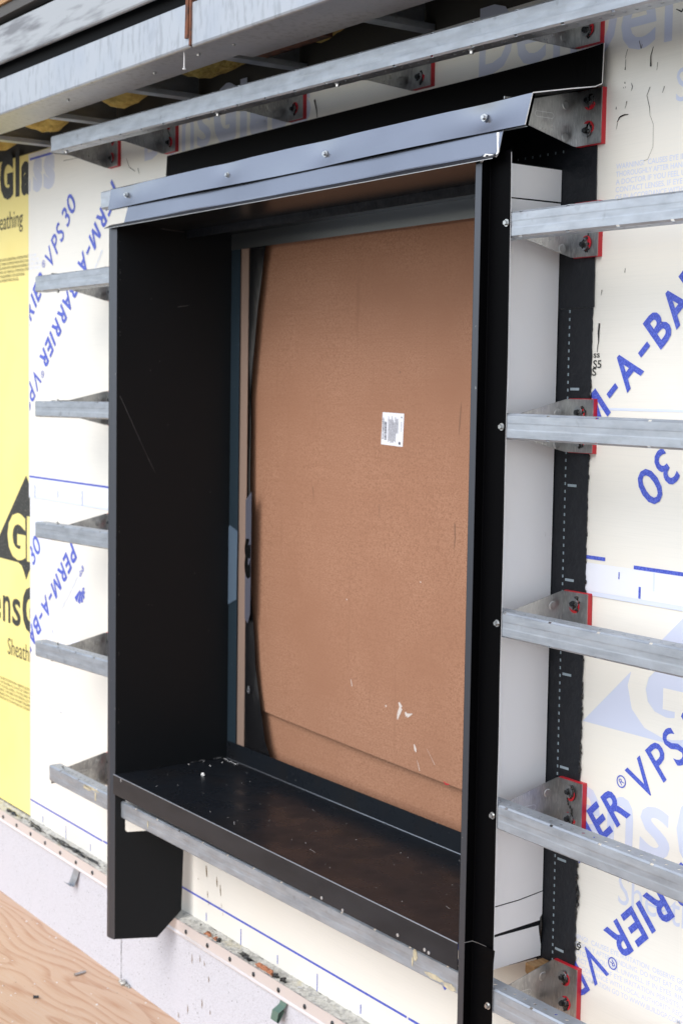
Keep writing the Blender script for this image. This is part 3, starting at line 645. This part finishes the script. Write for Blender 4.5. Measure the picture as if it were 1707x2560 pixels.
# head
bm = B(); box(bm, XLI, XR, -.240, YB, ZH, ZH+.0015); obj('head_liner', bm, mat('head_liner_metal', (.010, .0115, .0125), .25, .0, .35), ws)
bm = B(); box(bm, XLI, XR, YB-.0012, YB, ZHB, ZH); obj('head_back_flange', bm, mat('head_flange_metal', (.30, .33, .345), .34, .9, .5), ws)
xs = lin(-.003, 1.787, 60)
bm = B(); ribbon(bm, [(-.2238, .600), (-.2310, .567), (-.2405, .530), (-.2420, .5265)], lin(.100, 1.787, 50), lambda x, i, y, z: (x+(.004*noise.noise(Vector((z*90, 0, 0))) if x > 1.78 else 0), y-(.0014*noise.noise(Vector((x*3, i*.6, 0))) if i else 0), z-.0012*(1-((x-.95)/.85)**2)*(1 if i > 1 else 0)))
obj('head_fascia', bm, M_SHEEN, ws, solid=.001)
bm = B(); ribbon(bm, [(-.2400, .5265), (-.2560, .5165), (-.2565, .5150)], xs, lambda x, i, y, z: (x if (i or x > .05) else x+.012, y, z-.0012*(1-((x-.95)/.85)**2)))
obj('head_drip_lip', bm, mat('dark_lip_metal', (.035, .037, .045), .4, .6), ws, solid=.001)
bm = B(); ribbon(bm, [(-.2572, .5152), (-.2570, .5140)], xs, lambda x, i, y, z: (x, y, z-.0012*(1-((x-.95)/.85)**2)+.0004*noise.noise(Vector((x*40, 0, 0))))); obj('bare_cut_edge', bm, M_WASH, ws)
bm = B(); prism(bm, [(1.783, .567), (1.790, .567), (1.788, .545), (1.790, .528), (1.782, .5185), (1.752, .527), (1.738, .514), (1.7325, .5145), (1.748, .5295), (1.781, .5235), (1.786, .53)], 'y', -.2445, -.2425); obj('bare_cut_edge', bm, M_WHITE, ws)
# sill
bm = B(); box(bm, XLI, XR, -.2405, YB-.001, ZS-.0015, ZS); sill = obj('sill_pan', bm, M_SILL, ws)
bm = B(); box(bm, XLI-.001, XR, -D, -D+.0015, ZSF, ZS-.001); obj('sill_front_lip', bm, mat('sill_lip_sky_sheen', (.050, .053, .062), .42, .8, .5, var=[((6, 6, 20), 4, (.036, .038, .044), .4, .7)]), ws)  # lit copy of the sill metal, sky reflection painted into its colour
bm = B(); cyl(bm, ((XLI+XR)/2, -.2418, ZS-.0006), .0017, XR-XLI, 'x', 8); obj('worn_sill_edge', bm, mat('worn_edge', (.30, .32, .36), .3, .8), sill)
bm = B(); cyl(bm, ((XLI+XR)/2, YB-.002, ZS+.001), .0016, XR-XLI, 'x', 8); obj('worn_sill_edge', bm, MATS['worn_edge'], sill)
bm = B(); box(bm, XLI, XR, YB-.0015, YB, ZS, ZSB); obj('sill_upstand', bm, M_SILL, ws)
bm = B()
for k in range(34):
    blob(bm, (random.uniform(.1, 1.68), random.uniform(-.21, .13), ZS+.0003), random.choice((.0006, .0008, .0011)), .0009, .0005, .4, sub=1, seed=k)
for k in range(16):
    blob(bm, (XLI+random.uniform(.003, .09), random.choice((.14, .145, random.uniform(.0, .15))), ZS+.0006), .002, .003, .001, .5, sub=1, seed=k+60)
blob(bm, (.20, -.02, ZS+.004), .006, .005, .005, .6, seed=4)
for k in range(6):
    x = random.uniform(.3, 1.65); y = random.uniform(-.2, .08); a = random.uniform(-.6, .6); L = random.uniform(.01, .035)
    v = [bm.verts.new((x+sx*L*math.cos(a)-sy*.0003*math.sin(a), y+sx*L*math.sin(a)+sy*.0003*math.cos(a), ZS+.0006)) for sx, sy in ((0, -1), (1, -1), (1, 1), (0, 1))]; bm.faces.new(v)
o = obj('white_crumb_scatter', bm, M_CHIP, sill); o['kind'] = 'stuff'
bm = B()
for x, z in ((1.19, ZSF+.008), (1.50, ZSF+.012), (1.60, ZSF+.010), (1.615, ZSF+.008), (1.28, ZSF+.004)): cyl(bm, (x, -D-.0006, z), .0042, .0014, 'y', 9)
rect(bm, .092, .097, ZS-.012, ZS-.002, -D-.0007)
obj('bare_nick', bm, M_WASH, sill)
# scratches and nicks on the jamb
bm = B()
def jl(a, b, wd=.0007):
    wd *= .45
    d = Vector((b[0]-a[0], b[1]-a[1])).normalized(); n = (-d.y*wd, d.x*wd)
    bm.faces.new([bm.verts.new((XLI+.0006, p[0]+s*n[0], p[1]+s*n[1])) for p, s in ((a, 1), (b, .4), (b, -.4), (a, -1))])
jl((-.225, .018), (-.130, -.17)); jl((-.130, -.17), (-.105, -.215)); jl((-.03, .292), (.01, .298), .0008); jl((-.2, .53), (-.01, .519), .001)
for k in range(24):
    z = random.choice((random.uniform(-1.0, -.35), random.uniform(.2, .5), random.uniform(-1.66, -1.45))); h = random.choice((.002, .003, .008)); jl((-.226+random.uniform(-.001, .001), z), (-.226, z-h), .0009)
for k in range(10): y = random.uniform(-.18, .1); z = random.uniform(-.9, .35); jl((y, z), (y+.002, z-.002), .0009)
for k in range(8): y = random.uniform(.02, .12); jl((y, ZS+random.uniform(.002, .006)), (y+.02, ZS+.004), .0015)
obj('scratch', bm, mat('dull_scratch', (.22, .22, .22), .6), ws)
# inner frame behind the liner: blue-grey flange, tan edge, film
bm = B(); box(bm, XLI-.03, .0925, YB, YB+.0015, ZSB-.06, ZH); obj('back_frame_flange', bm, M_BLUEM, ws)
bm = B(); box(bm, .030, .0400, YB-.012, YB-.0003, ZSB+.03, ZHB+.02); obj('back_frame_flange', bm, M_BLUEM, ws)
bm = B(); prism(bm, [(.0415, -.640), (.0415, -.392), (.046, -.386), (.095, -.402), (.091, -.618), (.048, -.637)], 'y', YB-.0022, YB-.0006); obj('protective_film', bm, M_FILM, ws)

# ------------------------------------------------------------ boards closing the opening
hb = thing('hardboard_sheet', (.9, .2, ZSB), 'brown hardboard sheet with small white label closing the window opening', 'board'); hb.location = (0, 0, 0)
def curve_y(x, z): return .200-.012*math.sin(min(1, max(0, (x-.1)/1.6))*math.pi)+(.006*((z+.9)/1.4)**2)
bm = B(); NX, NZ = 40, 30; g = [[None]*NZ for _ in range(NX)]
for i in range(NX):
    for j in range(NZ):
        x = .10+(1.80-.10)*i/(NX-1); zb = -.9595-.0200*(x-.223)/.96*1.03; z = zb+(.60-zb)*j/(NZ-1); g[i][j] = bm.verts.new((x, curve_y(x, z), z))
for i in range(NX-1):
    for j in range(NZ-1): bm.faces.new((g[i][j], g[i+1][j], g[i+1][j+1], g[i][j+1]))
obj('main_panel', bm, M_HARD, hb, solid=.004)
bm = B(); ribbon(bm, [(.212, -1.20), (.210, -.90)], lin(.10, 1.80, 8)); obj('lower_panel', bm, M_HARD, hb, solid=.004)
LABP = [(.8146, -.0134), (.9126, -.0157), (.9089, -.1051), (.8097, -.1016)]
def bp_(x, z, d=.0026): return (x, curve_y(x, z)-d, z)
bm = B(); lab = LABP
bm.faces.new([bm.verts.new(bp_(*p)) for p in lab]); lb = obj('label', bm, M_LABEL, hb)
yl_ = curve_y(.885, -.06)-.0038
bm = B(); put(bm, 'EUCABOARD', 0, .058, .0056, (.8435, -.0865), (0.03, 1), (-1, .03), yl_, .02)
zz = -.0885
for wd in (1, 2, 1, 3, 2, 1, 1, 3, 1, 2, 1, 1, 2, 3, 1, 2, 1, 3, 2, 1):
    rect(bm, .848, .858, zz, zz+wd*.0008, yl_); zz += wd*.0008+random.choice((.0008, .0016, .001))
for q in range(9):
    z0 = random.uniform(-.097, -.09); z1 = random.uniform(-.04, -.022); rect(bm, .866+.0052*q, .8675+.0052*q, z0 if q < 7 else -.07, z1 if q < 7 else -.03, yl_)
put(bm, 'eucatex', 0, .026, .0045, (.926, -.064), (0.03, 1), (-1, .03), yl_, 0)
cyl(bm, (.918, yl_, -.096), .0045, .0006, 'y', 8); cyl(bm, (.926, yl_, -.026), .0022, .0006, 'y', 6)
for v in bm.verts: v.co.x -= .0225
obj('label_print', bm, mat('label_ink', (.10, .10, .13), .6), lb)
bm = B()
def smear(pts, wd): 
    for (a, b), (wa, wb) in zip(zip(pts, pts[1:]), zip(wd, wd[1:])):
        d = Vector((b[0]-a[0], b[1]-a[1])).normalized(); n = (-d.y, d.x)
        bm.faces.new([bm.verts.new(bp_(p[0]+n[0]*s, p[1]+n[1]*s)) for p, s in ((a, wa), (b, wb), (b, -wb), (a, -wa))])
from mathutils import Vector as V_
def mpx(u, v):   # enlarged-photo coordinates of the lower board crop turned into points on the board plane
    S = (500+u/2.24, 1300+v/2.24); r = fwd+rgt*((S[0]-853.5)/FPX)-upv*((S[1]-1280)/FPX); t = (.19-CAM.y)/r.y; p = CAM+r*t; return (p.x, p.z)
for pts, wd in (([(1120, 1020), (1132, 1050), (1118, 1085), (1112, 1115)], [.003, .007, .006, .002]), ([(1155, 1075), (1165, 1095), (1195, 1085)], [.003, .006, .001]), ([(1205, 1255), (1212, 1285), (1216, 1300)], [.002, .005, .001]), ([(1222, 1345), (1236, 1405)], [.0006, .0012]),
                ([(1275, 1280), (1320, 1370)], [.0003, .0006]), ([(850, 890), (856, 930)], [.001, .0016]), ([(195, 0), (30, 0)], [.0001, .0001]), ([(1045, 1035), (1049, 1045)], [.002, .003]), ([(940, 25), (935, 40)], [.0001, .0001]), ([(825, 440), (827, 448)], [.0016, .0016]), ([(1238, 345), (1242, 352)], [.002, .001])):
    smear([mpx(*p) for p in pts], wd)
obj('white_smear', bm, mat('plaster_smear', (.60, .53, .49), .7), hb)
bm = B()
for pts, wd in (([(1465, -190-1000), (1455, -900), (1448, -600), (1445, -400)], [.002]*4),): pass
for pts, wd in (([(1450, -480), (1455, -560), (1462, -660)], [.0008, .0022, .0006]), ([(1428, 20), (1430, 100), (1424, 160)], [.0025, .002, .0008]), ([(630, -190), (634, -110)], [.0018, .0008]), ([(1008, -90), (1010, -10)], [.001, .001]), ([(1118, -825), (1124, -832)], [.003, .003])):
    smear([mpx(*p) for p in pts], wd)
obj('dark_smear', bm, mat('dirt_smear', (.22, .115, .07), .8), hb)
bm = B(); smear([mpx(*p) for p in ((1368, 1462), (1380, 1478), (1400, 1480))], [.0006, .0025, .001]); obj('red_mark', bm, M_RED, hb)

fm = thing('film_strip', (0, 0, 0), 'crumpled black plastic film hanging beside the brown board', 'plastic film')
edge = [(.2231, .50), (.1983, .4302), (.1698, .296), (.1421, .1047), (.1299, .0218), (.134, -.15), (.1378, -.312), (.1445, -.5315), (.1576, -.6426), (.1772, -.8092), (.1949, -.891), (.2178, -.9659), (.2406, -1.0405), (.2677, -1.0799), (.275, -1.12)]
bm = B(); ed = [(x, z) for x, z in edge]; prev = None
for k in range(len(ed)-1):
    for s in range(4):
        t = s/4; xe = ed[k][0]+(ed[k+1][0]-ed[k][0])*t; z = ed[k][1]+(ed[k+1][1]-ed[k][1])*t
        row = [bm.verts.new((x, .176-.010*math.sin(q*math.pi)+.004*noise.noise(Vector((x*25, z*6, 0))), z)) for q, x in ((q, .085+(xe-.085)*q) for q in (0, .2, .4, .6, .8, 1))]
        if prev: 
            for i in range(5): bm.faces.new((prev[i], prev[i+1], row[i+1], row[i]))
        prev = row
obj('black_film', bm, M_POLY, fm, smooth=True)
bm = B(); box(bm, .0850, .1330, YB+.0065, YB+.0085, ZSB-.05, ZHB+.03); obj('tan_strip', bm, M_TAN, fm)
bm = B(); poly_y(bm, [(.1375, -.300), (.172, -.272), (.172, -.560), (.170, -.655), (.156, -.685), (.1385, -.672)], .1600); obj('grey_film_patch', bm, M_FILM2, fm, solid=.0006)
bm = B(); put(bm, 'a', 0, .125, .11, (.141, -.545), (.0, 1), (1, 0), .1592, .03); clip(bm, (.171, 0, 0), (1, 0, 0)); obj('film_lettering', bm, M_GOO, fm)
bm = B(); put(bm, 'SP', 0, .022, .013, (.172, -.905), (.35, .94), (-.94, .35), .158, 0); obj('film_lettering', bm, mat('film_print', (.25, .26, .28), .5), fm)

# ------------------------------------------------------------ head flashing
hf = thing('head_flashing', (0, 0, 0), 'black metal head flashing, sky sheen painted blue-grey, with hex screws above the window box', 'flashing')
def fw(x, i, y, z):
    bow = -.004*noise.noise(Vector((x*2.2, 0, 4)))
    if i == 0: y = y-.003*math.sin((x+.02)*3.3)**2+bow; z = z+.0015*math.sin(x*5)
    X = x
    if i >= 2 and x > 1.6: X = x-(.018*(x-1.6)/.268 if i > 3 else .008*(x-1.6)/.268)
    if i < 2 and x > 1.8: X = x-(.008 if i == 0 else 0)*(x-1.8)/.068
    if i >= 4 and x < .2: X = x-.056*(.2-x)/.222
    if i == 5 and x > 1.75: y = y-.012*((x-1.75)/.118)**2
    if i == 4 and x > 1.75: y = y-.010*((x-1.75)/.118)**2; z -= .006*((x-1.75)/.118)
    if i == 5: z += .003*noise.noise(Vector((x*2.5, 7, 0)))
    return (X, y, z)
FP = [(-.2365, .5735), (-.2262, .636), (-.12, .658), (-.05, .671), (-.012, .688), (-.0075, .763)]
SX = (.084, .677, 1.137, 1.723)
def ff(x, i, y, z):
    a, b = Vector(fw(x, 0, *FP[0])), Vector(fw(x, 1, *FP[1])); t = i/8; p = a.lerp(b, t)
    p.y += .0034*math.sin(t*math.pi)*(noise.noise(Vector((x*2.6, 5, 0)))+.2)
    for q in SX: p.y += .0048*math.exp(-((x-q)/.06)**2-((t-.5)/.5)**2)
    return p
bm = B(); ribbon(bm, [FP[0]]*9, lin(-.022, 1.868, 190), ff); obj('flashing_face', bm, M_SHEEN, hf, smooth=True)
bm = B(); ribbon(bm, [FP[0]]*2, lin(-.022, 1.868, 190), lambda x, i, y, z: ff(x, 8*i, y, z)+Vector((0, .0085, 0))); obj('flashing_back', bm, M_BLKF, hf)
bm = B(); ribbon(bm, FP[1:], lin(-.022, 1.868, 90), lambda x, i, y, z: fw(x, i+1, y, z)); obj('flashing_upstand', bm, M_BLKF, hf, solid=.0011)  # same sheet as the face, in the darker copy without the sky sheen
bm = B(); e2 = [fw(1.868, i, y, z) for i, (y, z) in enumerate(FP)]
for a, b in zip(e2, e2[1:]):
    a = Vector(a); b = Vector(b); n = Vector((0, -(b-a).z, (b-a).y)).normalized()*.0011
    bm.faces.new([bm.verts.new(p+Vector((.0006, 0, 0))) for p in (a-n, b-n, b+n, a+n)])
obj('bare_cut_edge', bm, M_WHITE, hf)
for x, z in ((.084, .609), (.677, .603), (1.137, .603), (1.723, .607)): screw(hf, (x, -.2275, z), random.uniform(0, 60), rx=R(-8))

# ------------------------------------------------------------ steel soffit
def track(name, x0, x1, y0, y1, z0, z1, z0r, z1r, mt, label):
    bm = B(); r = .006
    xs = [x0, x1]
    prof = [(y1, 0, 0), (y0+r, 0, 0), (y0+.0018, .3, 0), (y0, 1, 0), (y0, 0, 1), (y0+.05, 0, 1)]
    rows = []
    for x, zb, zt in ((x0, z0, z1), (x1, z0r, z1r)):
        rows.append([bm.verts.new((x, p[0], (zt if p[2] else zb+r*p[1]))) for p in prof])
    for i in range(5): bm.faces.new((rows[0][i], rows[0][i+1], rows[1][i+1], rows[1][i]))
    o = obj(name, bm, mt, None, solid=.0016); return tag(o, label, 'steel track')
tA = track('soffit_track', -2.4, .752, -.384, -.240, .912, 1.030, .8985, 1.0055, M_BEAM, 'lower left galvanized soffit track ending at the rusty joint')
tB = track('soffit_track', .762, 3.2, -.384, -.205, .896, 1.004, .872, .98, M_BEAM, 'lower right galvanized soffit track starting at the rusty joint')
tC = track('soffit_track', -2.4, 2.6, -.384, -.376, 1.086, 1.20, 1.033, 1.15, M_BEAMC, 'scuffed upper galvanized track above the black gap')
for t, lst in ((tA, [(.42, -.31), (.70, -.33), (-.10, -.33)]), (tB, [(.86, -.32), (1.05, -.23), (1.6, -.33)])):
    for x, y in lst:
        s = link(bpy.data.objects.new('screw', SCR), t); s.location = (x, y, .8985-(x-.752)*.0045); s.rotation_euler = (R(90), 0, 0)
s = B(); cyl(s, (.69, -.366, .878), .0016, .042, 'z', 8); cyl(s, (.69, -.366, .856), .0045, .003, 'z', 8); obj('hanging_screw', s, M_CHIP, tA)
obj_ = obj('black_fascia_film', box(B(), -2.4, 3.2, -.352, -.348, .95, 1.45), M_DRKM); tag(obj_, 'black film in the gap between the two galvanized soffit tracks', 'film')
bm = B(); box(bm, -2.4, 3.2, -.392, -.30, 1.203, 1.235); o = obj('steel_ledger', bm, mat('dark_ledger', (.07, .065, .06), .6)); tag(o, 'dark ledger strip above the scuffed upper track', 'ledger')
bm = B(); box(bm, -2.4, 3.2, -.40, -.30, 1.238, 1.30); o = obj('timber_plate', bm, M_WOOD); tag(o, 'raw timber plate at the very top left corner', 'timber')
rs = thing('rusty_angle', (.757, -.37, .90), 'rusty steel angle sticking up at the joint of the soffit tracks', 'steel angle')
bm = B(); prism(bm, [(-.022, .02), (-.006, .02), (-.002, .16), (-.016, .16)], 'y', -.020, -.016); obj('upright_leg', bm, M_RUST, rs)
bm = B(); prism(bm, [(-.004, .0), (.006, .0), (.008, .16), (-.001, .16)], 'y', -.018, -.002); obj('upright_leg', bm, M_RUST, rs)
bm = B(); box(bm, .0, .30, .12, .21, .0, .006); box(bm, .0, .30, .206, .212, .0, .08); obj('flat_leg', bm, M_RUST, rs)
def joist(x, label):
    bm = B(); ribbon(bm, [(.012, 0), (0, 0), (0, .15), (.04, .15)], [0, .245], None)
    for v in bm.verts: v.co = Vector((v.co.y, v.co.x, v.co.z))
    bm2 = B(); bm.free()
    bm2 = B()
    pr = [(.0, .012), (.0, 0), (.042, 0), (.042, .012)]
    rows = [[bm2.verts.new((p[0], yy, p[1])) for p in [(0, .15), (0, 0), (.042, 0), (.042, .014)]] for yy in (-.238, .0)]
    for i in range(3): bm2.faces.new((rows[0][i], rows[0][i+1], rows[1][i+1], rows[1][i]))
    o = obj('soffit_joist', bm2, M_GALV, None, solid=.0014); o.location = (x, 0, .902); tag(o, label, 'steel joist', 'soffit joists')
for k, x in enumerate((-.985, -.45, .105, .66, 1.215, 1.77)):
    joist(x, 'short galvanized soffit joist above the topmost girt, '+['leftmost', 'second from left', 'third from left', 'fourth from left', 'fifth from left', 'rightmost'][k])
obj_ = obj('soffit_deck', box(B(), -3, 3.6, -.345, .02, 1.10, 1.14), M_DARK); tag(obj_, 'dark underside of the deck above the soffit joists', 'deck underside')
obj_ = obj('upper_wall', box(B(), -3, 3.6, -.30, .02, 1.30, 2.6), M_DRKM); tag(obj_, 'black covered upper wall above the steel soffit', 'upper wall')
for k, (x0, x1) in enumerate(((-1.35, -1.02), (-.93, -.62), (-.38, -.02), (.18, .55), (.74, 1.12), (1.30, 1.68))):
    bm = B(); nx, ny = 26, 12; top = []
    rows = []
    for i in range(nx):
        row = []
        for j in range(ny):
            u, v = i/(nx-1), j/(ny-1); x = x0+(x1-x0)*u; y = -.20+.195*v
            sag = math.sin(math.pi*u)**.5*math.sin(math.pi*(.15+.85*v))**.5
            z = 1.06-.125*sag+.028*noise.noise(Vector((x*9, y*9, k)))+.012*noise.noise(Vector((x*34, y*34, k)))
            row.append(bm.verts.new((x, y, z)))
        rows.append(row)
    for a, b in zip(rows, rows[1:]):
        for j in range(ny-1): bm.faces.new((a[j], a[j+1], b[j+1], b[j]))
    o = obj('insulation_batt', bm, M_INS, None, solid=.03, smooth=True); tag(o, 'yellow insulation batt between soffit joists, '+['leftmost', 'second from left', 'third from left', 'fourth from left', 'fifth from left', 'rightmost'][k], 'insulation', 'insulation batts in the soffit')

# ------------------------------------------------------------ loose bits on the deck
for nm, lab, (x, y), L, r, a, mt in (('dropped_screw', 'metal plug lying on the plywood deck near the curb', (-.416, -.141), .042, .0042, 100, M_HEAD), ('dropped_stub', 'tiny metal stub lying on the plywood deck at lower left', (-.309, -.345), .016, .004, 60, M_DHEAD)):
    bm = B(); cyl(bm, (0, 0, 0), r, L, 'x', 10); cyl(bm, (-L/2, 0, 0), r*1.35, .003, 'x', 10); o = obj(nm, bm, mt); o.location = (x, y, DECK+r*1.3); o.rotation_euler = (0, 0, R(a)); tag(o, lab, 'hardware')
bm = B()
for k in range(70):
    x = random.uniform(-1.2, .1); y = random.uniform(-.6, -.06); blob(bm, (x, y, DECK+.001), random.uniform(.001, .004), random.uniform(.001, .004), .0015, .5, sub=1, seed=k)
o = obj('deck_crumbs', bm, M_CHIP); o['kind'] = 'stuff'; o['label'] = 'white crumbs scattered over the plywood deck'; o['category'] = 'crumbs'
# offcut of wood showing behind the lowest side panel
bm = B(); prism(bm, [(1.722, -1.215), (1.752, -1.215), (1.748, -1.255), (1.722, -1.235)], 'y', -.055, -.004); o = obj('wood_shim', bm, M_WOOD); tag(o, 'small raw wood shim under the white side panel by lowest bracket', 'wood shim')

# ------------------------------------------------------------ every mark a piece of its own
for o in list(bpy.data.objects):
    n_ = o.name.split('.')[0]
    if o.type != 'MESH': continue
    if n_ in ('printed_line', 'lap_band', 'lap_edge', 'brown_drip', 'bare_nick', 'white_smear', 'dark_smear', 'sealant_smear', 'pen_mark'):
        bm = B(); bm.from_mesh(o.data); bmesh.ops.remove_doubles(bm, verts=bm.verts, dist=2e-4); bm.to_mesh(o.data); bm.free(); split(o)
    if n_ in ('tape_mark', 'scratch', 'sealant_bead', 'sealant_string'): o['kind'] = 'stuff'
